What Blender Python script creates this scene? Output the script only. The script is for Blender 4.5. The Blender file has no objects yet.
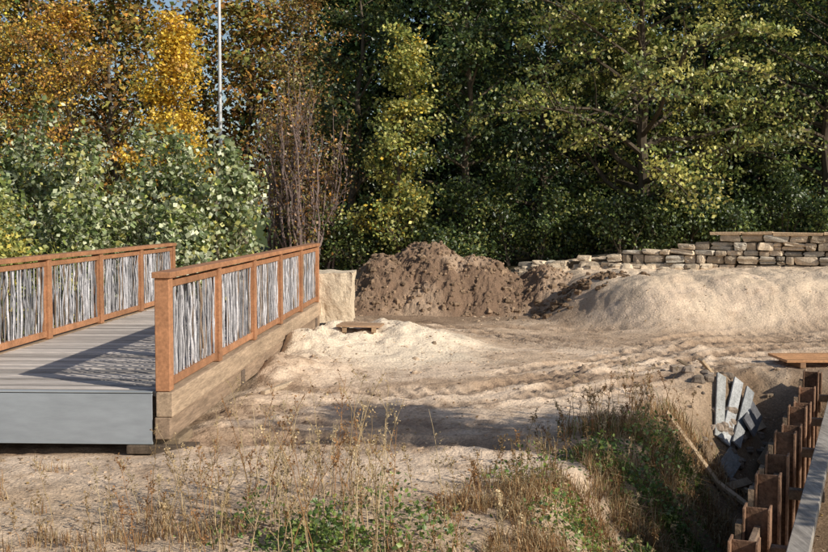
import bpy, math, numpy as np
from mathutils import Vector, Matrix
R0=np.random.default_rng(7)
scene=bpy.context.scene
CAMZ=2.35
# ---------------- noise -----------------
_T=np.random.default_rng(3).random((256,256))
def vnoise(x,y):
    xi=np.floor(x).astype(int); yi=np.floor(y).astype(int)
    fx=x-xi; fy=y-yi
    fx=fx*fx*(3-2*fx); fy=fy*fy*(3-2*fy)
    a=_T[xi&255,yi&255]; b=_T[(xi+1)&255,yi&255]; c=_T[xi&255,(yi+1)&255]; d=_T[(xi+1)&255,(yi+1)&255]
    return (a*(1-fx)+b*fx)*(1-fy)+(c*(1-fx)+d*fx)*fy-0.5
def fbm(x,y,o=4):
    s=0;a=1.0
    for i in range(o):
        u=.8*x-.6*y; v=.6*x+.8*y
        s=s+a*vnoise(u*2**i+17.3*i,v*2**i-9.1*i); a*=0.5
        x,y=u,v
    return s
def sm(a,b,x):
    t=np.clip((x-a)/(b-a),0,1); return t*t*(3-2*t)
# ---------------- mesh builder -----------------
class MB:
    def __init__(s): s.v=[];s.f=[];s.c=[];s.m=[];s.n=0
    def add(s,v,f,c,m=0):
        v=np.asarray(v,float).reshape(-1,3); f=np.asarray(f,int).reshape(-1,4)
        c=np.asarray(c,float)
        if c.ndim==1: c=np.tile(c,(len(v),1))
        s.v.append(v); s.f.append(f+s.n); s.c.append(c); s.m.append(np.full(len(f),m)); s.n+=len(v)
    def tube(s,P,r,col,k=5,m=0,cap=False):
        P=np.asarray(P,float); n=len(P); r=np.broadcast_to(np.asarray(r,float),(n,))
        T=np.gradient(P,axis=0); T/=np.linalg.norm(T,axis=1)[:,None]+1e-9
        ref=np.array([0.31,0.91,0.27]) if abs(T[0][2])>0.6 else np.array([0.1,0.2,0.97])
        A=np.cross(T,ref); A/=np.linalg.norm(A,axis=1)[:,None]+1e-9
        B=np.cross(T,A)
        a=np.arange(k)/k*2*np.pi
        V=P[:,None,:]+r[:,None,None]*(np.cos(a)[None,:,None]*A[:,None,:]+np.sin(a)[None,:,None]*B[:,None,:])
        i=np.arange(n-1)[:,None]*k; j=np.arange(k)[None,:]; j2=(j+1)%k
        F=np.stack([i+j,i+j2,i+k+j2,i+k+j],-1).reshape(-1,4)
        s.add(V.reshape(-1,3),F,col,m)
    def box(s,c,size,col,rot=None,m=0,jit=0,rng=None):
        h=np.array(size)/2
        V=np.array([[x,y,z] for x in(-1,1) for y in(-1,1) for z in(-1,1)])*h
        if jit and rng is not None: V=V+rng.normal(0,jit,V.shape)
        if rot is not None: V=V@np.array(rot).T
        V=V+np.array(c)
        F=[[0,1,3,2],[4,6,7,5],[0,4,5,1],[2,3,7,6],[0,2,6,4],[1,5,7,3]]
        s.add(V,F,col,m)
    def leaves(s,C,L,col,rng,up=0.6,m=0,w=0.36,out=None):
        n=len(C); C=np.asarray(C)
        N=rng.normal(size=(n,3)); N/=np.linalg.norm(N,axis=1)[:,None]
        N[:,2]+=up
        if out is not None: N+=out
        N/=np.linalg.norm(N,axis=1)[:,None]+1e-9
        D=np.cross(N,rng.normal(size=(n,3))); D/=np.linalg.norm(D,axis=1)[:,None]+1e-9
        S=np.cross(N,D)
        L=np.broadcast_to(L,(n,))[:,None]
        V=np.stack([C-D*L*.5,C+S*L*w,C+D*L*.5+N*L*0.1,C-S*L*w],1)
        F=np.arange(4*n).reshape(-1,4)
        s.add(V.reshape(-1,3),F,np.repeat(col,4,axis=0),m)
    def build(s,name,mats,parent=None,smooth=False,bevel=0):
        V=np.concatenate(s.v);F=np.concatenate(s.f);C=np.concatenate(s.c);M=np.concatenate(s.m)
        me=bpy.data.meshes.new(name)
        me.vertices.add(len(V)); me.vertices.foreach_set('co',V.astype(np.float32).ravel())
        me.loops.add(len(F)*4); me.loops.foreach_set('vertex_index',F.astype(np.int32).ravel())
        me.polygons.add(len(F)); me.polygons.foreach_set('loop_start',(np.arange(len(F))*4).astype(np.int32))
        me.polygons.foreach_set('loop_total',np.full(len(F),4,np.int32))
        for mt in mats: me.materials.append(mt)
        me.polygons.foreach_set('material_index',M.astype(np.int32))
        me.polygons.foreach_set('use_smooth',np.full(len(F),smooth))
        a=me.attributes.new('col','FLOAT_COLOR','POINT')
        C4=np.ones((len(V),4),np.float32); C4[:,:3]=np.clip(C,0,1); a.data.foreach_set('color',C4.ravel())
        me.update(calc_edges=True)
        ob=bpy.data.objects.new(name,me); scene.collection.objects.link(ob)
        if parent: ob.parent=parent
        if bevel:
            b=ob.modifiers.new('bevel','BEVEL'); b.width=bevel; b.segments=2; b.limit_method='ANGLE'
        return ob
# ---------------- materials -----------------
def mat_attr(name,rough=0.8,n1=4,a1=0.3,n2=40,a2=0.3,bump=0.3,bscale=30,stretch=(1,1,1),transl=0,spec=0.3,metal=0,bdist=0.02):
    m=bpy.data.materials.new(name); m.use_nodes=True; nt=m.node_tree; nt.nodes.clear()
    N=nt.nodes.new; L=nt.links.new
    out=N('ShaderNodeOutputMaterial'); at=N('ShaderNodeAttribute'); at.attribute_name='col'
    bs=N('ShaderNodeBsdfPrincipled'); bs.inputs['Roughness'].default_value=rough; bs.inputs['Metallic'].default_value=metal
    bs.inputs['Specular IOR Level'].default_value=spec
    col=at.outputs['Color']
    if a1 or a2 or bump:
        tc=N('ShaderNodeTexCoord'); mp=N('ShaderNodeMapping'); mp.inputs['Scale'].default_value=stretch
        L(tc.outputs['Object'],mp.inputs['Vector'])
        def ns(sc,det=4):
            t=N('ShaderNodeTexNoise'); t.inputs['Scale'].default_value=sc; t.inputs['Detail'].default_value=det; t.inputs['Roughness'].default_value=0.65
            L(mp.outputs['Vector'],t.inputs['Vector']); return t.outputs['Fac']
        for sc,am in((n1,a1),(n2,a2)):
            if am:
                mr=N('ShaderNodeMapRange'); mr.inputs['From Min'].default_value=0.3; mr.inputs['From Max'].default_value=0.7
                mr.inputs['To Min'].default_value=1-am; mr.inputs['To Max'].default_value=1+am
                L(ns(sc),mr.inputs['Value'])
                vm=N('ShaderNodeVectorMath'); vm.operation='SCALE'; L(col,vm.inputs[0]); L(mr.outputs['Result'],vm.inputs['Scale']); col=vm.outputs['Vector']
        if bump:
            bp=N('ShaderNodeBump'); bp.inputs['Strength'].default_value=bump; bp.inputs['Distance'].default_value=bdist
            L(ns(bscale,4),bp.inputs['Height']); L(bp.outputs['Normal'],bs.inputs['Normal'])
    L(col,bs.inputs['Base Color'])
    L(bs.outputs[0],out.inputs['Surface'])
    return m
def mat_thin(name,transl=.3,gloss=.06):
    m=bpy.data.materials.new(name); m.use_nodes=True; nt=m.node_tree; nt.nodes.clear(); N=nt.nodes.new; L=nt.links.new
    o=N('ShaderNodeOutputMaterial'); a=N('ShaderNodeAttribute'); a.attribute_name='col'; d=N('ShaderNodeBsdfDiffuse'); L(a.outputs['Color'],d.inputs['Color']); s=d.outputs[0]
    if transl:
        t=N('ShaderNodeBsdfTranslucent'); L(a.outputs['Color'],t.inputs['Color']); x=N('ShaderNodeMixShader'); x.inputs[0].default_value=transl; L(s,x.inputs[1]); L(t.outputs[0],x.inputs[2]); s=x.outputs[0]
    if gloss:
        g=N('ShaderNodeBsdfGlossy'); g.inputs['Roughness'].default_value=.45; x=N('ShaderNodeMixShader'); x.inputs[0].default_value=gloss; L(s,x.inputs[1]); L(g.outputs[0],x.inputs[2]); s=x.outputs[0]
    L(s,o.inputs['Surface']); return m
M_ground=mat_attr('earth',0.95,2.2,0.12,34,0.30,.75,20,spec=0.08,bdist=0.04)
M_leaf=mat_thin('leaf',.3,.05)
M_far=mat_thin('far_leaf',0,0)
M_straw=mat_thin('straw',.25,0)
M_bark=mat_attr('bark',0.9,6,0.3,30,0,0,25,stretch=(1,1,.3),spec=0.1)
M_wood=mat_attr('red_timber',0.6,3,0.25,30,0.25,0.25,60,stretch=(1,1,1),spec=0.3,bdist=0.005)
M_deck=mat_attr('deck_timber',0.75,2,0.25,20,0.25,0.3,50,stretch=(.25,3,3),spec=0.25,bdist=0.006)
M_beam=mat_attr('beam_timber',0.8,3,0.3,14,0.3,0.4,30,stretch=(4,.4,4),spec=0.2,bdist=0.008)
M_steel=mat_attr('galvanised_steel',0.5,1.2,0.12,9,0.08,0.05,8,metal=0.15,spec=0.5,stretch=(.5,1,2))
M_stick=mat_attr('peeled_stick',0.6,8,0.3,50,0.2,0.3,60,spec=0.3,bdist=0.004)
M_stone=mat_attr('sandstone',0.9,5,0.22,30,0.25,0.8,22,spec=0.15,bdist=0.02)
M_rust=mat_attr('rusty_steel',0.85,4,0.45,30,0.4,0.5,40,spec=0.2)
# ---------------- terrain -----------------
WL=np.array([2.9,30.2]); WR=np.array([13.5,25.2])
wd=(WR-WL)/np.linalg.norm(WR-WL); wn=np.array([-wd[1],wd[0]])
P0=np.array([2.2,7.6]); P1=np.array([6.0,16.6]); pdv=(P1-P0)/np.linalg.norm(P1-P0); pn=np.array([-pdv[1],pdv[0]])
# tyre tracks: (phase, points along x -> y)
XP=np.array([-3.,-2.,-1.,0.,1.,2.,3.,4.,5.,6.,7.,9.,12.])
TR=[([11.6,11.9,12.4,13.1,14.0,15.0,16.2,17.5,18.7,19.4,19.8,20.1,20.3],.9),
    ([15.4,15.0,14.6,14.5,14.9,15.8,16.9,18.3,19.6,20.4,20.7,20.9,21.0],.8),
    ([12.9,13.3,13.6,13.8,13.9,14.3,15.0,15.7,16.5,17.3,18.1,19.2,20.0],.7),
    ([20.6,21.3,21.9,22.2,22.2,22.0,21.6,21.2,20.8,20.5,20.3,20.1,20.0],.8),
    ([11.2,11.2,11.3,11.2,11.0,10.8,10.9,11.0,11.,11.,11.,11.,11.],.6),
    ([25.,24.6,24.2,23.4,22.2,20.6,19.4,18.8,18.6,18.7,18.9,19.2,19.3],.7)]
RUTS=[]
for k,(yp,st) in enumerate(TR):
    yp=np.array(yp); RUTS.append((k,yp,st)); RUTS.append((k,yp+1.05,st*.8))
def ruty(X,k,yp):
    # smooth interpolation (cosine-eased piecewise) plus wander
    q=np.interp(X,XP,yp); q=(q+np.interp(X-.4,XP,yp)+np.interp(X+.4,XP,yp))/3
    return q+.16*fbm(X*.5+k*7,X*0+k,2)
def rutmask(X,Y,sig):
    M=0*X; S=0*X
    for k,yp,st in RUTS:
        dy=Y-ruty(X,k,yp); on=sm(-.38,-.12,fbm(X*.4+k*5,X*0+yp[0],2))*st
        q=on*np.exp(-(dy/sig)**4); M=np.maximum(M,q)
        S=np.maximum(S,on*np.exp(-((np.abs(dy)-sig*1.45)/(.4*sig))**2))
    return M,S
def height(X,Y,fine=True):
    h=0.10*fbm(X*.35,Y*.35,3)
    near=sm(45,25,Y)
    h=h+(0.028*fbm(X*2.1,Y*2.1,4)-.03*np.abs(fbm(X*4.1+3,Y*4.1,4)))*near
    w=fbm(X*.9+5,Y*.9,3)
    m=np.exp(-(np.abs((X+0.75)/1.6)**2.6+np.abs((Y-19.6)/1.75)**2.4))
    m2=np.exp(-(((X+2.0)/0.8)**2+((Y-17.0)/2.2)**2))
    h=h+m*(0.48+0.3*w)+m2*(0.28+0.3*w)+ (m+m2)*(0.12*fbm(X*3,Y*3,4)-.16*np.abs(fbm(X*3.3+9,Y*3.3,5)))
    e=0.5*fbm(X*.5,Y*.3+40,3)
    t=sm(21.2,24.0,Y+e)*sm(2.9,5.2,X+0.3*(Y-24)+e)
    low=0.55*sm(25.5,29.5,Y+e)
    rill=np.abs(fbm(X*2.6,Y*.5+11,4))
    h=h+np.maximum(low,(1.0+0.02*(X-6))*t+(0.12*fbm(X*1.6,Y*1.6,4)-.18*rill*(1.3-t))*t)
    d=(X-WL[0])*wn[0]+(Y-WL[1])*wn[1]; s=(X-WL[0])*wd[0]+(Y-WL[1])*wd[1]
    h=h+sm(0.15,0.5,d)*sm(-1,3,s)*0.3*sm(60,40,Y)
    d=(X-P0[0])*pn[0]+(Y-P0[1])*pn[1]; s=(X-P0[0])*pdv[0]+(Y-P0[1])*pdv[1]
    d=d+0.35*fbm(X*.8,Y*.8+9,3)
    tr=np.where(d>0,sm(1.75,0.25,d),sm(-4.5,-3.0,d))*sm(10.2,8.2,s+0.4*fbm(X,Y,2))
    h=h-1.25*tr + tr*(1-tr)*.5*fbm(X*1.8,Y*1.8,3)
    h=h+.6*np.exp(-(((X-4.45)/.55)**2+((Y-15.3)/.7)**2))
    if np.size(X)>1:
        M,S_=rutmask(X,Y,.22)
        h=h+near*sm(1.0,-0.1,m*3+t*3+m2*2)*(1-tr)*(-.05*M*(1+.5*np.sign(np.sin(X*26+Y*9)))+.045*S_*(1+2*fbm(X*4,Y*4,2)))
    ub=sm(-2.2,-2.7,X-0.0445*(Y-11))*sm(10,11,Y)*sm(24,22,Y)
    h=h*(1-.6*ub)-0.08*ub
    far=sm(80,60,np.hypot(X,Y)); h=h*far
    return h
def hz(x,y): return float(height(np.array([float(x)]*2),np.array([float(y)]*2))[0])
def axis(lo,a,b,hi,st):
    core=np.arange(a,b,st)
    l=[];x=a;d=st
    while x>lo: d*=1.25; x-=d; l.append(x)
    r=[];x=core[-1];d=st
    while x<hi: d*=1.25; x+=d; r.append(x)
    return np.concatenate([np.array(l[::-1]),core,np.array(r)])
xs=axis(-600,-7,12,600,.05); ys=axis(-100,6.2,30,900,.05)
GX,GY=np.meshgrid(xs,ys); nx=len(xs);ny=len(ys)
GZ=height(GX,GY)
def mixc(a,b,t): return a*(1-t[...,None])+b*t[...,None]
def gcol(X,Y):
    A=lambda *c: np.array(c)
    n=fbm(X*.55,Y*.55+3,5); n2=fbm(X*2.2+8,Y*2.2,4); n3=fbm(X*.25+30,Y*1.1,4); n4=fbm(X*6,Y*6+3,3)
    c=mixc(A(.70,.545,.41),A(.55,.41,.295),sm(-.25,.4,n+.4*n2))
    c=mixc(c,A(.38,.265,.18),.8*sm(-.02,.4,n3+.3*n2)*sm(30,14,Y))
    m=np.exp(-(np.abs((X+0.6)/2.0)**2.6+np.abs((Y-18.9)/2.2)**2.4))
    t=sm(21.2,22.7,Y)*sm(2.9,5.2,X+0.3*(Y-24))
    road=np.exp(-((Y-(20.6))/1.3)**2)*sm(.8,2.2,X); c=mixc(c,A(.44,.32,.225),.75*road)
    M,S_=rutmask(X,Y,.26)
    c=mixc(c,A(.27,.18,.118),.9*M*sm(-.9,-.1,n2+.5*n4)*(1-t)*(1-np.minimum(m*1.2,1)))
    c=mixc(c,A(.34,.235,.16),.65*sm(.2,.38,n4+.3*n2)*sm(29,20,Y))
    c=mixc(c,A(.74,.62,.48),.9*sm(.2,.8,m+.3*n2))
    c=mixc(c,A(.68,.54,.40),t*.75*sm(-.5,.2,n2))
    p=np.exp(-(((X-1.6)/3.8)**2+((Y-25.8)/2.4)**2))
    c=mixc(c,A(.24,.16,.105),.85*sm(.25,.7,p+.35*n)*(1-t*.8))
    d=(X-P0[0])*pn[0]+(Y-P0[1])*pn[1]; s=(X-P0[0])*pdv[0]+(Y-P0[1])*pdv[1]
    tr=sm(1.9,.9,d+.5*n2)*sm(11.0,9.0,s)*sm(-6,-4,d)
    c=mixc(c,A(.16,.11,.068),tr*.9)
    c=mixc(c,A(.20,.135,.088),.9*np.exp(-(((X-4.6)/1.7)**2+((Y-17.2)/1.1)**2))*sm(-.3,.1,n2))
    fg=sm(10.3,8.6,Y+.8*n); c=mixc(c,A(.48,.355,.24),fg*.6)
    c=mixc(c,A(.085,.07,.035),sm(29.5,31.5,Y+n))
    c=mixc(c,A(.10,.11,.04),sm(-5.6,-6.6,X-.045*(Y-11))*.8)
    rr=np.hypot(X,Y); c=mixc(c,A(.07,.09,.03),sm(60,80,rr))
    return c
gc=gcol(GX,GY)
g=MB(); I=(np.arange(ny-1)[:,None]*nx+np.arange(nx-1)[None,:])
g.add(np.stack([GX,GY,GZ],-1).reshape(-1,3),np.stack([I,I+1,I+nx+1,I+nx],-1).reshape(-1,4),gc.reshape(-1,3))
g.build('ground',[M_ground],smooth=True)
# ---------------- rock primitive -----------------
def cubesphere(n=3):
    V=[];F=[];k=0
    for ax in range(3):
        for sg in(-1,1):
            u=np.linspace(-1,1,n+1); a,b=np.meshgrid(u,u)
            P=np.zeros((n+1,n+1,3)); P[...,ax]=sg; P[...,(ax+1)%3]=a*(sg); P[...,(ax+2)%3]=b
            V.append(P.reshape(-1,3))
            i=np.arange(n)[:,None]*(n+1)+np.arange(n)[None,:]
            F.append(np.stack([i,i+1,i+n+2,i+n+1],-1).reshape(-1,4)+k); k+=(n+1)**2
    V=np.concatenate(V);F=np.concatenate(F)
    return V,F
CSV,CSF=cubesphere(3)
CS1,CF1=cubesphere(1)
def rock(mb,c,r,col,rng,sq=(1,1,.7),box=0.0,rough=.22,lo=False):
    V0,F=(CS1,CF1) if lo else (CSV,CSF)
    V=V0/np.linalg.norm(V0,axis=1)[:,None]*(1-box)+V0*box
    ph=rng.random(3)*6; fr=rng.uniform(1.5,3,3)
    k=1+rough*(np.sin(V[:,0]*fr[0]*1.7+ph[0])+np.sin(V[:,1]*fr[1]*1.7+ph[1])+np.sin(V[:,2]*fr[2]*1.7+ph[2]))/1.8
    V=V*k[:,None]
    if lo:
        V=V+np.sin(V@rng.normal(0,2,(3,3)))*.3
    V=V*np.array(sq)*r
    a=rng.random()*6.28; ca,sa=np.cos(a),np.sin(a)
    if not box: V=V@np.array([[ca,-sa,0],[sa,ca,0],[0,0,1]]).T
    mb.add(V+np.array(c),F,col)
# ---------------- dirt pile -----------------
px=np.arange(-2.6,4.4,.035); py=np.arange(24.6,29.8,.035); PX,PY=np.meshgrid(px,py)
def pb_(cx,cy,rx,ry,h): 
    q=np.sqrt(((PX-cx)/rx)**2+((PY-cy)/ry)**2); return h*np.clip(1-q**1.5,0,1)**.9
wx=.25*fbm(PX*1.2+4,PY*1.2,3)
PXs,PX_=PX,PX+wx; PX=PX_
b=np.maximum.reduce([pb_(.45,27.5,1.75,1.9,1.5),pb_(-.7,27.2,1.35,1.7,1.1),pb_(1.45,27.4,1.7,1.7,1.2),pb_(2.5,27.2,1.4,1.5,.7),pb_(-1.3,26.6,1.0,1.2,.6)])
PX=PXs
for _ in range(10):
    b[1:-1,1:-1]=(b[:-2,1:-1]+b[2:,1:-1]+b[1:-1,:-2]+b[1:-1,2:])/4
PZ=height(PX,PY)-.06+b*(1+.22*fbm(PX*1.3,PY*1.3,3))+np.minimum(b*3,1)*(.22*fbm(PX*2.6,PY*2.6,5)+.10*fbm(PX*9,PY*9,3))
pc=mixc(np.array([.19,.125,.085]),np.array([.36,.26,.185]),sm(-.25,.45,fbm(PX*1.3,PY*1.3+5,4)))
mb=MB(); n1=len(px);I=(np.arange(len(py)-1)[:,None]*n1+np.arange(n1-1)[None,:])
mb.add(np.stack([PX,PY,PZ],-1).reshape(-1,3),np.stack([I,I+1,I+n1+1,I+n1],-1).reshape(-1,4),pc.reshape(-1,3))
for i in range(2200):
    ix=R0.integers(0,n1);iy=R0.integers(0,len(py))
    if b[iy,ix]<.06: continue
    r=R0.uniform(.015,.05) if R0.random()<.93 else R0.uniform(.05,.1); cc=np.array([.26,.18,.12])*R0.uniform(.6,1.4)
    rock(mb,(PX[iy,ix],PY[iy,ix],PZ[iy,ix]),r,cc,R0,(1,1,.8),rough=.35)
mb.build('dirt_pile',[M_ground])
# ---------------- clods, pebbles -----------------
mb=MB()
def dens(x,y):
    d=.2
    d+=.9*math.exp(-((x-4.6)/1.6)**2-((y-17.3)/.8)**2)
    d+=.8*math.exp(-((x-2.4)/1.8)**2-((y-25.0)/1.3)**2)
    d+=.3*math.exp(-((x+.5)/2.2)**2-((y-18)/1.8)**2)
    return d
X=[];k=0
while k<4600:
    y=7+ (R0.random()**1.4)*22; x=R0.uniform(-.42,.42)*y
    if x<0.0445*y-2.9 and y>10.9: continue
    if R0.random()>dens(x,y): continue
    k+=1; dd=dens(x,y); big=R0.random()<max(0.02,dd-.35)*.16
    r=R0.uniform(.03,.08) if big else R0.uniform(.005,.024)
    base=np.array([.46,.345,.245])*R0.uniform(.5,1.3)*(1-.45*min(1,max(0,dd-.5)))
    rock(mb,(x,y,0),r,base,R0,(1,1,.65),rough=.3,lo=not big)
    X.append((len(mb.v)-1,x,y))
hs=height(np.array([q[1] for q in X]),np.array([q[2] for q in X]))
for (i,x,y),h in zip(X,hs): mb.v[i][:,2]+=h
for i in range(110):
    x=R0.normal(3.8,.7);y=R0.normal(25.3,.4); r=R0.uniform(.03,.10)
    rock(mb,(x,y,hz(x,y)+r*.1),r,np.array([.17,.115,.075])*R0.uniform(.7,1.5),R0,rough=.35)
mb.build('soil_clods',[M_ground])
# ---------------- bridge -----------------
br=bpy.data.objects.new('wooden_footbridge',None); scene.collection.objects.link(br)
br.location=(-2.51,11,0); br.rotation_euler=(0,0,-math.atan(.0445))
RED=np.array([.34,.165,.085]); PL=2.26; NP=5; LEN=PL*NP; W=-2.95
posts=MB(); rails=MB(); sticks=MB(); rb=np.random.default_rng(11)
for side,lx in((0,0.0),(1,W)):
    for i in range(NP+1):
        col=RED*rb.uniform(.85,1.15)*(1.3 if i==0 else 1)  # near-end posts lightened: their sunlit look is put into the colour
        posts.box((lx,i*PL,(.585+1.72)/2),(.15,.15,1.72-.585),col)
    for i in range(NP):
        y0=i*PL+.075;y1=(i+1)*PL-.075;ym=(y0+y1)/2;l=y1-y0
        col=RED*rb.uniform(.85,1.15)
        rails.box((lx,ym,.66),(.09,l,.09),col)
        rails.box((lx,ym,1.655),(.09,l,.07),RED*rb.uniform(.8,1.1))
        for e in(y0+.025,y1-.025): rails.box((lx,e,1.1625),(.07,.05,.915),RED*rb.uniform(.8,1.1))
        for lay in(-.022,.022):
            yy=y0+.08+rb.random()*.05
            while yy<y1-.08:
                zz=np.linspace(.69,1.635,11); amp=rb.uniform(.006,.03)
                ph=rb.random()*6;fr=rb.uniform(3,11);tilt=rb.normal(0,.05)
                P=np.stack([lx+lay+.4*amp*np.sin(zz*fr*1.3+ph+1),yy+amp*np.sin(zz*fr+ph)+tilt*(zz-1.1)+rb.normal(0,.003,11),zz],1)
                r=rb.uniform(.006,.015)*(1+.25*rb.normal(0,1,11)); 
                c=np.array([.46,.45,.475])*rb.uniform(.25,1.25)
                if rb.random()<.15: c=np.array([.25,.18,.13])*rb.uniform(.6,1.2)
                sticks.tube(P,np.clip(np.abs(r),.004,.02),c,6); yy+=rb.uniform(.03,.12)
                if rb.random()<.35:
                    t0=rb.integers(3,8); q=P[t0]; e=np.array([0,rb.choice([-1,1])*.35,1.0])*rb.uniform(.1,.25)
                    if q[2]+e[2]<1.62 and y0+.06<q[1]+e[1]<y1-.06: sticks.tube([q,q+e*.5,q+e],[.006,.005,.003],c,4)
    for i in range(NP):
        y0=i*PL-(.1 if i==0 else 0);y1=(i+1)*PL+(.1 if i==NP-1 else 0)
        rails.box((lx,(y0+y1)/2,1.752),(.19,y1-y0-.004,.06),RED*rb.uniform(.95,1.25))
posts.build('posts',[M_wood],br,bevel=.008); rails.build('rails',[M_wood],br,bevel=.006); sticks.build('stick_infill',[M_stick],br,smooth=True)
dk=MB(); y=-.02
while y<LEN-.1:
    dk.box((W/2,y+.066,.555+rb.normal(0,.003)),(-W-.16,.120,.05),np.array([.47,.42,.385])*rb.uniform(.55,1.2)); y+=.142
dk.build('deck_boards',[M_deck],br,bevel=.005)
be=MB()
for lx,sg in((0.02,1),(W-.02,-1)):
    for j,(a0,b0) in enumerate(((-.1,3.9),(3.905,7.6),(7.605,LEN+.1))):
        be.box((lx,(a0+b0)/2,.455),(.17,b0-a0,.25),np.array([.38,.28,.195])*(1,.88,1.06)[j])
        be.box((lx-.02*sg,(a0+b0)/2,.215),(.16,b0-a0,.222),np.array([.28,.20,.14])*(.95,1.05,.9)[j])
be.box((.0,.25,.04),(.30,.55,.12),np.array([.20,.15,.10]))
be.box((-.02,.0,.0),(.7,.22,.09),np.array([.10,.075,.055]))
be.box((W,.25,.04),(.30,.55,.12),np.array([.20,.15,.10]))
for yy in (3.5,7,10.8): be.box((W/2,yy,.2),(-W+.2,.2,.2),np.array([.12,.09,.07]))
be.build('timber_beams',[M_beam],br,bevel=.012)
st=MB()
st.box((W/2-.02,-.06,.31),(-W-.18,.03,.50),np.array([.31,.34,.375]))
st.box((W/2-.02,-.03,.575),(-W-.18,.10,.012),np.array([.36,.39,.41]))
st.box((W/2-.02,-.01,.056),(-W-.18,.14,.012),np.array([.30,.33,.35]))
st.build('steel_end_plate',[M_steel],br,bevel=.004)
mb=MB(); rb=np.random.default_rng(5)
V,F=cubesphere(14); V=V.copy(); V=V*np.array([.38,.75,.50]); 
k=np.stack([fbm(V[:,1]*2+V[:,2]*3,V[:,0]*3+V[:,2],4),fbm(V[:,0]*4,V[:,2]*3,4),fbm(V[:,0]*3,V[:,1]*2+7,4)],1)*.06
V=V+k
mb.add(V+np.array([-1.66,23.1,.66]),F,np.array([.58,.48,.36])); mb.build('abutment_block',[M_stone])
def rotm(rx,ry,rz):
    from mathutils import Euler
    return np.array(Euler((rx,ry,rz)).to_matrix())
mb=MB(); z=hz(-.95,18.9)+.01
for i in range(4): mb.box((-.95+ .02*i,18.65+.15*i,z+.09),(.75,.13,.03),np.array([.36,.23,.14])*(1+.1*(i%2)),rotm(0,.03,.06))
mb.box((-1.2,18.87,z+.03),(.08,.6,.08),[.3,.2,.12],rotm(0,.03,.06)); mb.box((-.7,18.87,z+.03),(.08,.6,.08),[.3,.2,.12],rotm(0,.03,.06))
mb.build('board_stack',[M_wood],bevel=.004)
mb=MB(); mb.box((-1.78,14.9,hz(-1.78,14.9)+.02),(.07,1.2,.06),[.45,.35,.25],rotm(.02,0,-.35)); mb.build('loose_timber',[M_wood],bevel=.006)
# ---------------- dry stone wall -----------------
mb=MB(); rw=np.random.default_rng(21)
Lw=np.linalg.norm(WR-WL); ang=math.atan2(wd[1],wd[0]); Rz=np.array([[math.cos(ang),-math.sin(ang),0],[math.sin(ang),math.cos(ang),0],[0,0,1]])
CAP=5.1
def walltop(s):
    if s<CAP: return 1.02+ (1.66-1.02)*(s/CAP)
    return 1.82
z=.2
while z<1.85:
    chh=rw.uniform(.13,.25); s=-rw.uniform(0,.3)
    while s<Lw:
        w=rw.uniform(.18,.62)
        top=walltop(max(s,0)); p=WL+wd*(s+w/2)
        if z+chh*.4<top and z+chh>hz(p[0]-.15*wn[0],p[1]-.3*wn[1])-.15 and not(s<CAP and z+chh>top-.1 and rw.random()<.3):
            parts=[(z,min(chh,top+.05-z))]
            if parts[0][1]>.18 and rw.random()<.3: hh=parts[0][1]; parts=[(z,hh*.5),(z+hh*.5,hh*.5)]
            for zb,hh in parts:
                c=np.array([.62,.50,.37])*rw.uniform(.5,1.2)
                if rw.random()<.25: c=c*np.array([.82,.9,1.0])
                V=CSV/np.linalg.norm(CSV,axis=1)[:,None]*.36+CSV*.68
                V=V+np.sin(V@rw.normal(0,2.4,(3,3))+rw.random(3)*6)*.10
                V=V*np.array([w/2-.008,.17,hh/2-.004])
                V=V@rotm(rw.normal(0,.05),rw.normal(0,.04),rw.normal(0,.1)).T@Rz.T
                q=p+wn*rw.normal(0,.03)
                mb.add(V+np.array([q[0],q[1],zb+hh/2]),CSF,c)
        s+=w+.006
    z+=chh
for i in range(24):
    s=i*Lw/24+.2; p=WL+wd*s+wn*.12; t=walltop(s)
    mb.box((p[0],p[1],(t-.12+.0)/2),(Lw/24*.99,.12,t-.12),[.12,.09,.06],Rz)
mb.build('dry_stone_wall',[M_stone])
mb=MB(); s=CAP+.05
while s<Lw:
    w=rw.uniform(.7,1.3); p=WL+wd*(s+w/2)
    mb.box((p[0],p[1],1.82+.06+rw.normal(0,.006)),(w-.01,.44,.075),np.array([.58,.42,.27])*rw.uniform(.85,1.15),Rz,jit=.008,rng=rw); s+=w
mb.build('wall_capping',[M_stone],bevel=.01)
mb=MB()
for i in range(60):
    s=rw.uniform(-1.2,5.5); o=-abs(rw.normal(.1,.35)); p=WL+wd*s+wn*o; r=rw.uniform(.05,.15)
    rock(mb,(p[0],p[1],hz(*p)+r*.2),r,np.array([.58,.47,.35])*rw.uniform(.6,1.2),rw,(1.3,1,.7),rough=.2,box=.4)
mb.build('loose_stones',[M_stone])
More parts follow.
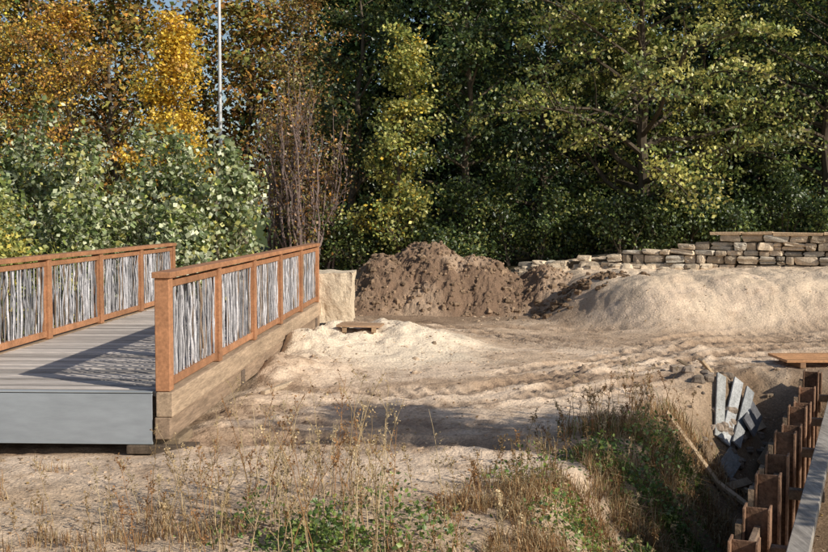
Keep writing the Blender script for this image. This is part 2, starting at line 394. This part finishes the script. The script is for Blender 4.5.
# ---------------- retaining piles -----------------
rt=bpy.data.objects.new('trench_retaining_wall',None); scene.collection.objects.link(rt)
pa=math.atan2(pdv[1],pdv[0]); Rp=np.array([[math.cos(pa),-math.sin(pa),0],[math.sin(pa),math.cos(pa),0],[0,0,1]])
pp=MB(); pb=MB(); rp=np.random.default_rng(9)
n=11; sp=.93
for i in range(-1,n):
    s=.15+i*sp; p=P0+pdv*s+np.array([.10,0]); top=.06+rp.normal(0,.06)
    c=np.array([.19,.11,.07])*rp.uniform(.8,1.4); H=2.2; zc=top-H/2
    for o in(-.095,.095):
        q=p+pdv*0+pn*o; pp.box((q[0],q[1],zc),(.2,.018,H),c,Rp)
    pp.box((p[0],p[1],zc-.003),(.014,.17,H-.01),c*.9,Rp)
    q=p+pn*.135-pdv*.02; hh=rp.uniform(.5,.9)
    pp.box((q[0],q[1],top-.13-hh/2),(.16,.05,hh),np.array([.30,.21,.14])*rp.uniform(.7,1.3),Rp)
    if i<n-1:
        zt=top-rp.uniform(.12,.28)
        m_=P0+pdv*(s+sp/2)+np.array([.10,0])
        while zt>-2:
            bh=.18; pb.box((m_[0]+rp.normal(0,.008),m_[1],zt-bh/2),(sp-.04,.05,bh-.008),np.array([.22,.155,.11])*rp.uniform(.6,1.4),Rp); zt-=bh
pp.build('steel_posts',[M_rust],rt,bevel=.003); pb.build('timber_lagging',[M_rust],rt,bevel=.004)
mb=MB()
for i in range(3):
    s0=-1.5+i*3.6; q=P0+pdv*(s0+1.8)-pn*.42
    mb.box((q[0],q[1],-.22),(3.59,.16,.10),np.array([.30,.27,.24])*rp.uniform(.85,1.15),Rp)
for i in range(6):
    q=P0+pdv*(-.8+i*2)-pn*.26; mb.box((q[0],q[1],-.33),(.1,.5,.10),[.2,.15,.11],Rp)
mb.build('waler_beam',[M_beam],rt,bevel=.006)
def lie(x,y,l,w,a,dz=.04):
    e=.3; hx=(hz(x+e,y)-hz(x-e,y))/(2*e); hy=(hz(x,y+e)-hz(x,y-e))/(2*e)
    nrm=Vector((-hx,-hy,1)).normalized(); fx=Vector((math.cos(a),math.sin(a),0)); fx=(fx-nrm*fx.dot(nrm)).normalized(); fy=nrm.cross(fx)
    return np.array([[fx[i],fy[i],nrm[i]] for i in range(3)])
mb=MB()
for x,y,l,w,a,dz,c in((4.3,14.75,1.15,.16,1.75,.12,(.36,.36,.36)),(4.13,14.72,1.1,.15,1.78,.13,(.30,.30,.29)),(4.47,14.8,1.15,.15,1.72,.125,(.26,.265,.27)),(4.66,15.0,.9,.28,1.35,.17,(.10,.10,.11)),(4.1,14.1,.6,.25,1.3,.08,(.22,.22,.21))):
    mb.box((x,y,hz(x,y)+dz),(l,w,.03),c,lie(x,y,l,w,a))
mb.build('weathered_boards',[M_beam],bevel=.004)
mb=MB()
for x,y,dz,l,a in((3.5,13.2,.08,1.5,-.35),(3.9,13.1,.14,1.2,-.5),(4.5,15.9,.07,1.3,.4),(4.3,16.3,.06,.8,-.2),(4.1,13.7,.12,.9,.9),(4.8,14.8,.12,1.1,1.2),(4.3,13.6,.1,1.0,-.9),(5.0,15.8,.1,1.2,1.0)):
    mb.box((x,y,hz(x,y)+dz),(l,.11,.035),np.array([.36,.27,.18])*rp.uniform(.5,1.3),lie(x,y,l,.1,a))
mb.build('scrap_boards',[M_wood],bevel=.004)
mb=MB()
for i in range(80):
    x=rp.normal(4.4,.35);y=rp.normal(14.7,.7);r=rp.uniform(.02,.10); rock(mb,(x,y,hz(x,y)+r*.2),r,np.array([.24,.19,.15])*rp.uniform(.5,1.5),rp,box=.3)
mb.build('rubble',[M_stone])
mb=MB()
zb=max(hz(x,y) for x in (5.9,6.4,6.9,7.4) for y in (17.2,17.7,18.1))
for i in range(4): mb.box((6.75,17.3+i*.235,zb+.10),(1.8,.21,.04),np.array([.52,.27,.13])*rp.uniform(.85,1.15),rotm(0,0,.03))
for x in(6.1,7.4): mb.box((x,17.65,zb+.035),(.09,.95,.085),[.28,.16,.09],rotm(0,0,.03))
mb.build('timber_pallet',[M_wood],bevel=.005)
# ---------------- trees -----------------
def pick(pal,rng,n):
    w=np.array([p[1] for p in pal],float); w/=w.sum()
    return np.array([p[0] for p in pal])[rng.choice(len(pal),n,p=w)]
def grow(mb,rng,x,y,z0,H,R,r0,pal,lo=.2,nl=22,nsub=6,lpc=40,spread=.35,leaf=.13,prof=None,up=.35,bark=(.12,.095,.07),k=6,stems=1,m_l=1,flat=.5,lw=.36,gain=1.0):
    prof=prof or (lambda t: math.sin(math.pi*min(1,.15+.85*(t**.8)))**.6 if t<1 else .2)
    clumps=[]
    bark=np.array(bark)
    for st in range(stems):
        az=rng.random()*6.28; off=0 if stems==1 else rng.uniform(0,.35)*R
        bx=x+math.cos(az)*off*.5;by=y+math.sin(az)*off*.5
        T=np.linspace(0,1,11); hh=H*.95*(1 if stems==1 else rng.uniform(.7,1))
        wob=np.cumsum(rng.normal(0,.018*H,(11,2)),axis=0)*.6; wob-=wob[0]
        lean=np.array([math.cos(az),math.sin(az)])*(0 if stems==1 else .6*R*rng.uniform(.2,1))
        P=np.stack([bx+wob[:,0]+lean[0]*T**1.3,by+wob[:,1]+lean[1]*T**1.3,z0-.15+T*hh],1)
        rr=r0*(1-.88*T)*(1+.5*np.exp(-T*18)); mb.tube(P,rr,bark,8 if r0>.08 else 5)
        nL=nl if stems==1 else max(4,nl//stems)
        for i in range(nL):
            t=lo+(1-lo)*(i+rng.random())/nL; t=min(t,.99)
            p=np.array([np.interp(t,T,P[:,c]) for c in range(3)])
            a=i*2.4+rng.normal(0,.4)+st
            L=R*prof((t-lo)/(1-lo))*rng.uniform(.6,1.2)*(1 if stems==1 else .6)
            d=np.array([math.cos(a),math.sin(a),up+rng.normal(0,.15)+.5*t]); d/=np.linalg.norm(d)
            Q=[p]; 
            for j in range(5):
                d=d+rng.normal(0,.13,3)+np.array([0,0,-.03]); d/=np.linalg.norm(d); Q.append(Q[-1]+d*L/5)
            Q=np.array(Q); rl=max(.008,r0*(1-t)*.55+.006)
            mb.tube(Q,np.linspace(rl,rl*.25,6),bark,5 if rl>.03 else 4)
            for j in range(nsub):
                s=.25+.75*(j+rng.random())/nsub; q=np.array([np.interp(s,np.linspace(0,1,6),Q[:,c]) for c in range(3)])
                e=d+rng.normal(0,.55,3); e[2]+=.12; e/=np.linalg.norm(e); l=L*.42*rng.uniform(.6,1.2)
                S=np.array([q,q+e*l*.35+rng.normal(0,.03*l,3),q+e*l*.7+rng.normal(0,.06*l,3),q+e*l+np.array([0,0,-.08*l])])
                mb.tube(S,np.linspace(rl*.35+.003,.004,4),bark,3)
                clumps+= [S[1],S[2],S[3]] 
            clumps.append(Q[-1])
        clumps.append(P[-1]); clumps.append(P[-2])
    if lpc<=0: return
    C=np.array(clumps); nC=len(C)
    cnt=rng.poisson(lpc*rng.uniform(.1,1.9,nC)); idx=np.repeat(np.arange(nC),cnt); n=len(idx)
    sp=spread*rng.uniform(.6,1.3,nC)
    off=rng.normal(size=(n,3))*sp[idx][:,None]*np.array([1,1,flat])
    pos=C[idx]+off
    ctr=np.array([x,y,z0+H*.55]); o=pos-ctr; o/=np.linalg.norm(o,axis=1)[:,None]+1e-6
    cc=pick(pal,rng,nC)[idx]*.7+pick(pal,rng,n)*.3
    cc=cc*rng.uniform(.65,1.35,nC)[idx][:,None]*rng.uniform(.75,1.25,n)[:,None]*gain
    keep=pos[:,2]>z0+.05
    mb.leaves(pos[keep],(leaf*rng.uniform(.6,1.3,n))[keep],cc[keep],rng,up=.5,m=m_l,w=lw,out=o[keep]*.5)
G0=(.03,.055,.024);G1=(.085,.13,.038);G2=(.22,.27,.065);YG=(.54,.50,.14);YE=(.80,.53,.06);ORr=(.60,.30,.07);BRn=(.25,.13,.06);SG=(.23,.29,.13);SL=(.64,.66,.46);OL=(.24,.22,.06)
LM=[M_bark,M_leaf]
def one(name,**kw):
    mb=MB(); seed=kw.pop('seed'); grow(mb,np.random.default_rng(seed),**kw); return mb.build(name,LM)
for i,(x,y,H,R,sd) in enumerate([(-4.6,26.5,4.5,1.5,1),(-6.3,27,4.9,1.7,2),(-8.3,26.5,4.9,1.7,3),(-10.2,27,5.3,1.9,4),(-7.2,24.2,3.1,1.4,5),(-9.2,23.5,3.4,1.5,6),(-5.3,24.9,2.9,1.2,8),(-12.3,27,4.6,1.8,9)]):
    one('white_poplar_shrub',seed=sd+40,x=x,y=y,z0=0,H=H,R=R,r0=.05,pal=[(SG,3),(SL,3.5),(G1,3),(G2,2),(YG,1.5)],lo=.05,nl=38,nsub=5,lpc=9.5,spread=.19,leaf=.135,stems=7,up=1.3,bark=(.2,.17,.13),lw=.42,flat=1)
for x,y,H,sd in((-7.4,18.6,2.4,1),(-8.2,20.5,3.0,2),(-7.3,21.3,2.1,3),(-8.7,22.0,3.3,4)):
    one('hazel_shrub',seed=sd+60,x=x,y=y,z0=0,H=H,R=1.1,r0=.035,pal=[(G2,4),(YG,4),(G1,2),(YE,1)],lo=.1,nl=26,nsub=5,lpc=13,spread=.18,leaf=.10,stems=5,up=.7,flat=1)
one('golden_maple_tree',seed=71,x=-7.7,y=36,z0=0,H=9.0,R=1.9,r0=.12,pal=[(YE,7),(ORr,1.2),(YG,1.5)],lo=.15,nl=34,lpc=24,spread=.28,leaf=.12,up=1.0,prof=lambda t:1-.7*t)
one('russet_birch_tree',seed=72,x=-11.6,y=38,z0=0,H=10,R=2.3,r0=.14,pal=[(ORr,5),(YE,3.5),(OL,3),(BRn,2)],lo=.2,nl=30,lpc=15,spread=.3,leaf=.12,up=.7)
one('russet_birch_tree',seed=73,x=-14.6,y=39,z0=0,H=10.5,R=2.4,r0=.14,pal=[(ORr,3),(YE,3),(YG,2),(OL,4),(G1,1)],lo=.2,nl=30,lpc=15,spread=.3,leaf=.12,up=.7)
one('russet_birch_tree',seed=74,x=-4.2,y=40,z0=0,H=11,R=2.4,r0=.14,pal=[(ORr,2),(YG,1),(OL,5),(BRn,3)],lo=.25,nl=30,lpc=11,spread=.3,leaf=.12,up=.8)
for x,y,H,sd in((-3.4,31,7.2,1),(-2.6,31.5,6.4,2),(-4.0,32,6.6,3),(-3.0,30.6,6.0,4)):
    one('bare_willow_shrub',seed=sd+80,x=x,y=y,z0=0,H=H,R=1.3,r0=.05,pal=[(BRn,3),(OL,2),(ORr,1)],lo=.25,nl=54,nsub=6,lpc=1.0,spread=.2,leaf=.09,stems=9,up=2.4,bark=(.22,.165,.15))
HB=[(YG,5),(G2,4),(G1,2),(YE,1)]
one('hornbeam_tree',seed=91,x=-.35,y=31,z0=.3,H=7.4,R=1.5,r0=.09,pal=HB,lo=.1,nl=34,lpc=15,spread=.22,leaf=.11,up=.5,prof=lambda t:1-.65*t)
DG=[(G0,5),(G1,5),(G2,1.5)]
one('beech_tree',seed=92,x=1.6,y=33.5,z0=.3,H=10.5,R=2.7,r0=.17,pal=DG+[(YG,.8)],lo=.08,nl=42,lpc=22,spread=.28,leaf=.13,prof=lambda t:1-.5*t)
one('beech_tree',seed=93,x=-2.0,y=34.5,z0=.3,H=10.5,R=2.4,r0=.16,pal=DG+[(OL,2)],lo=.08,nl=34,lpc=18,spread=.28,leaf=.13,prof=lambda t:1-.5*t)
one('oak_tree',seed=94,x=6.6,y=31.6,z0=.9,H=9.8,R=4.4,r0=.22,pal=[(G1,4),(G2,5),(YG,4.5),(OL,2)],lo=.12,nl=46,nsub=8,lpc=25,spread=.25,leaf=.12,up=.25,flat=.42,bark=(.085,.068,.05))
one('oak_tree',seed=95,x=12.2,y=33,z0=1,H=9.8,R=4.0,r0=.2,pal=[(G1,4),(G2,5),(YG,3),(G0,2)],lo=.25,nl=38,nsub=7,lpc=26,spread=.28,leaf=.12,up=.25,flat=.42,bark=(.085,.068,.05))
one('beech_tree',seed=96,x=4.0,y=35,z0=.5,H=11,R=3.0,r0=.18,pal=[(G0,5),(G1,4)],lo=.1,nl=38,lpc=24,spread=.34,leaf=.14)  # rear beeches: shade between the trunks put into darker leaf colours
one('beech_tree',seed=98,x=9.0,y=36,z0=.5,H=11.5,R=3.4,r0=.18,pal=[(G0,6),(G1,2)],lo=.05,nl=38,lpc=22,spread=.36,leaf=.15)
one('beech_tree',seed=99,x=14.2,y=37,z0=.5,H=11.5,R=3.4,r0=.18,pal=[(G0,6),(G1,2)],lo=.05,nl=38,lpc=22,spread=.36,leaf=.15)
mb=MB(); ru=np.random.default_rng(33)
for x in np.arange(-3.2,9.5,.75):
    H=ru.uniform(1.0,2.9); y=30.6+ru.uniform(0,1.4)+(.4 if x>3 else 0)
    grow(mb,ru,x,y,hz(x,y),H,1.0,.03,[(G1,4),(G2,2),(G0,4),(YG,.8)],lo=.05,nl=16,nsub=4,lpc=10,spread=.2,leaf=.10,stems=4,up=.9,flat=.9)
for x in (5.8,6.7,7.6,8.6,9.6,10.4,11.6,12.6):
    grow(mb,ru,x,30.0+ru.random(),1.3,ru.uniform(1.4,3.2),1.1,.03,[(G1,4),(G2,2.5),(G0,5)],lo=.05,nl=18,nsub=4,lpc=13,spread=.2,leaf=.10,stems=4,up=.8,flat=.9)
mb.build('undergrowth',LM)
mb=MB()
for i in range(50):
    x=-27+i*1.3+ru.normal(0,.5); y=44+ru.uniform(0,14); left=x<-4
    H=ru.uniform(12,14.5) if left else ru.uniform(14,18)
    pal=[(OL,4),(ORr,3),(BRn,3),(G1,2),(YG,1)] if left else [(G0,8),(G1,2)]
    grow(mb,ru,x,y,0,H,2.9,.17,pal,lo=.04 if not left else .2,nl=24,nsub=4,lpc=13 if not left else 8,spread=.6,leaf=.36 if not left else .26,up=.5,k=5,gain=.75)
mb.build('distant_forest',[M_bark,M_far])
one('ash_tree',seed=97,x=9.9,y=6.2,z0=-.2,H=7.2,R=2.0,r0=.12,pal=HB,lo=.4,nl=20,nsub=6,lpc=20,spread=.22,leaf=.14,up=.4)
mb=MB(); mb.tube([[-7.0,40,0],[-7.0,40,6],[-7.0,40,12]],[.08,.065,.05],[.62,.64,.66],10)
mb.tube([[-7.0,40,12],[-6.7,40,12.2],[-6.0,40,12.25]],[.04,.04,.035],[.55,.57,.6],8); mb.box((-5.8,40,12.22),(.6,.22,.1),[.5,.5,.5]); mb.build('street_lamp',[M_steel])
# ---------------- grass & weeds -----------------
rgz=np.random.default_rng(55)
def blades(mb,x,y,z,h,col,bend=.5,wd_=.006):
    n=len(x); a=rgz.random(n)*6.28; b=rgz.uniform(.1,1,n)*bend*h
    base=np.stack([x,y,z],1); dirn=np.stack([np.cos(a),np.sin(a),0*a],1); sd=np.stack([-np.sin(a),np.cos(a),0*a],1)*wd_
    mid=base+dirn*(b*.3)[:,None]+np.array([0,0,1])*(h*.6)[:,None]
    tip=base+dirn*b[:,None]+np.array([0,0,1])*(h*np.sqrt(np.clip(1-(b/h)**2*.5,.2,1)))[:,None]
    V=np.stack([base-sd,base+sd,mid+sd*.8,mid-sd*.8,tip+sd*.15,tip-sd*.15],1)
    i=np.arange(n)[:,None]*6
    F=np.concatenate([i+np.array([0,1,2,3]),i+np.array([3,2,4,5])])
    mb.add(V.reshape(-1,3),F,np.repeat(col,6,axis=0))
STR=[((.54,.41,.24),4),((.40,.28,.15),3),((.64,.51,.32),2)]
GRN=[((.12,.19,.045),4),((.21,.27,.06),3),((.07,.11,.03),2)]
RUS=[((.38,.21,.10),4),((.47,.31,.16),3),((.25,.14,.07),3)]
mb=MB()
n=40000; y=rgz.uniform(6.3,10.2,n); x=rgz.uniform(-.45,.45,n)*y
d=fbm(x*1.1,y*1.1+50,4)+.7*fbm(x*5,y*5,2); keep=(d>.26+.16*np.maximum(0,(y-8.0)))
x=x[keep];y=y[keep]; n=len(x); blades(mb,x,y,height(x,y),rgz.uniform(.03,.14,n),pick(STR+RUS,rgz,n)*rgz.uniform(.6,1.2,n)[:,None],1.0,.003)
n=90000; s=rgz.uniform(-2,7.0,n); d=rgz.uniform(.1,2.3,n); x=P0[0]+pdv[0]*s+pn[0]*d; y=P0[1]+pdv[1]*s+pn[1]*d
q=fbm(x*1.5,y*1.5+20,4)+.6*fbm(x*5,y*5,2); keep=(rgz.random(n)<np.clip(1.0-.6*np.abs(d-1.0)-.13*np.maximum(s-3.0,0),0,1))&(q>.12)&(y>6.0)&~((np.abs(x-4.4)<.5)&(y>13.4))
x=x[keep];y=y[keep];n=len(x); gq=fbm(x*.9+3,y*.9,3)
isg=(gq+rgz.normal(0,.1,n))>.3
col=np.where(isg[:,None],pick(GRN,rgz,n),pick(RUS+STR,rgz,n))*rgz.uniform(.5,1.15,n)[:,None]
blades(mb,x,y,height(x,y),rgz.uniform(.04,.24,n),col,1.4,.0036)
mb.build('dry_grass',[M_straw])
mb=MB()
for cx,cy,s,n in((-.62,7.6,.22,900),(-1.1,8.0,.25,250),(-.2,8.4,.3,300),(.0,7.5,.3,300),(1.9,10.6,.25,1100),(1.5,9.4,.2,600),(2.15,9.6,.25,900),(1.2,8.5,.25,350),(2.6,11.5,.3,1000),(1.75,8.3,.25,450),(2.4,10.6,.3,1300),(1.0,9.7,.2,250),(2.9,12.4,.3,500)):
    n=int(n*1.2); x=rgz.normal(cx,s,n);y=rgz.normal(cy,s,n); z=height(x,y)+rgz.random(n)**1.5*.38*np.exp(-((x-cx)**2+(y-cy)**2)/s**2*.6)
    mb.leaves(np.stack([x,y,z],1),rgz.uniform(.02,.06,n),pick(GRN,rgz,n)*rgz.uniform(.8,1.5,n)[:,None],rgz,up=.8)
mb.build('green_weeds',[M_leaf])
def weed(mb,x,y,H,rng,col):
    z=hz(x,y); lean=rng.normal(0,.2,2)*H; T=np.linspace(0,1,7)
    P=np.stack([x+lean[0]*T**1.5,y+lean[1]*T**1.5,z+H*T],1)+rng.normal(0,.006,(7,3)); mb.tube(P,np.linspace(.0042,.0015,7),col,4)
    for j in range(rng.integers(5,12)):
        t=rng.uniform(.3,.98); p=np.array([np.interp(t,T,P[:,c]) for c in range(3)]); a=rng.random()*6.28; l=H*rng.uniform(.08,.28)*(1.2-t*.6)
        e=np.array([math.cos(a)*.55,math.sin(a)*.55,.8]); Q=np.array([p,p+e*l*.5,p+e*l+np.array([0,0,.03*l])]); mb.tube(Q,[.0022,.0016,.001],col,3)
        m=rng.integers(4,12); tt=rng.uniform(.35,1,m)[:,None]; C=Q[0]*(1-tt)+Q[2]*tt+rng.normal(0,.01,(m,3))
        mb.leaves(C,rng.uniform(.008,.026,m),np.tile(col*rng.uniform(.7,1.2),(m,1)),rng,up=.2)
mb=MB(); rr=np.random.default_rng(77)
def wcol(): return pick(STR+RUS[:1],rr,1)[0]*rr.uniform(.7,1.15)
for i in range(60): weed(mb,rr.normal(-.55,.38),rr.uniform(7.0,8.9),rr.uniform(.45,1.15),rr,wcol())
for i in range(34): weed(mb,rr.normal(-1.7,.35),rr.uniform(7.0,9.3),rr.uniform(.3,.8),rr,wcol())
for i in range(34): weed(mb,rr.uniform(-3.0,1.5),rr.uniform(6.8,9.5),rr.uniform(.2,.55),rr,wcol())
for i in range(190):
    s=rr.uniform(-1,6.5);d=rr.uniform(.4,2.3); weed(mb,P0[0]+pdv[0]*s+pn[0]*d,P0[1]+pdv[1]*s+pn[1]*d,rr.uniform(.2,.5),rr,wcol()*.8)
mb.build('dry_weeds',[M_straw])
mb=MB(); n=2500; y=6.5+rr.random(n)**1.5*22; x=rr.uniform(-.42,.42,n)*y; kp=(x>0.0445*y-2.8)|(y<10.8); x=x[kp];y=y[kp];n=len(x)
mb.leaves(np.stack([x,y,height(x,y)+.012],1),rr.uniform(.02,.05,n),pick([((.30,.17,.07),3),((.42,.28,.10),2),((.16,.1,.05),2)],rr,n),rr,up=3); mb.build('fallen_leaves',[M_leaf])
# ---------------- light, world, camera -----------------
el=math.radians(29); az=np.array([.83,-.56]); az/=np.linalg.norm(az)
S=Vector((az[0]*math.cos(el),az[1]*math.cos(el),math.sin(el)))
ld=bpy.data.lights.new('sun','SUN'); ld.energy=5; ld.angle=math.radians(.5); ld.color=(1,.93,.80)
lo=bpy.data.objects.new('sun',ld); lo.rotation_euler=S.to_track_quat('Z','Y').to_euler(); lo.location=(20,-10,20); scene.collection.objects.link(lo)
w=bpy.data.worlds.new('World'); scene.world=w; w.use_nodes=True; nt=w.node_tree; bg=nt.nodes['Background']; sk=nt.nodes.new('ShaderNodeTexSky'); sk.sky_type='NISHITA'; sk.sun_disc=False
sk.sun_elevation=el; sk.sun_rotation=math.atan2(S.x,S.y); nt.links.new(sk.outputs[0],bg.inputs[0]); bg.inputs[1].default_value=.10
cd=bpy.data.cameras.new('camera'); cd.sensor_width=36; cd.lens=36*1100/828; cd.clip_end=3000
co=bpy.data.objects.new('camera',cd); co.location=(0,0,CAMZ); co.rotation_euler=(math.radians(90)-math.atan(61/1100),0,0); scene.collection.objects.link(co); scene.camera=co
scene.view_settings.view_transform='Standard'; scene.view_settings.look='None'; scene.view_settings.exposure=0
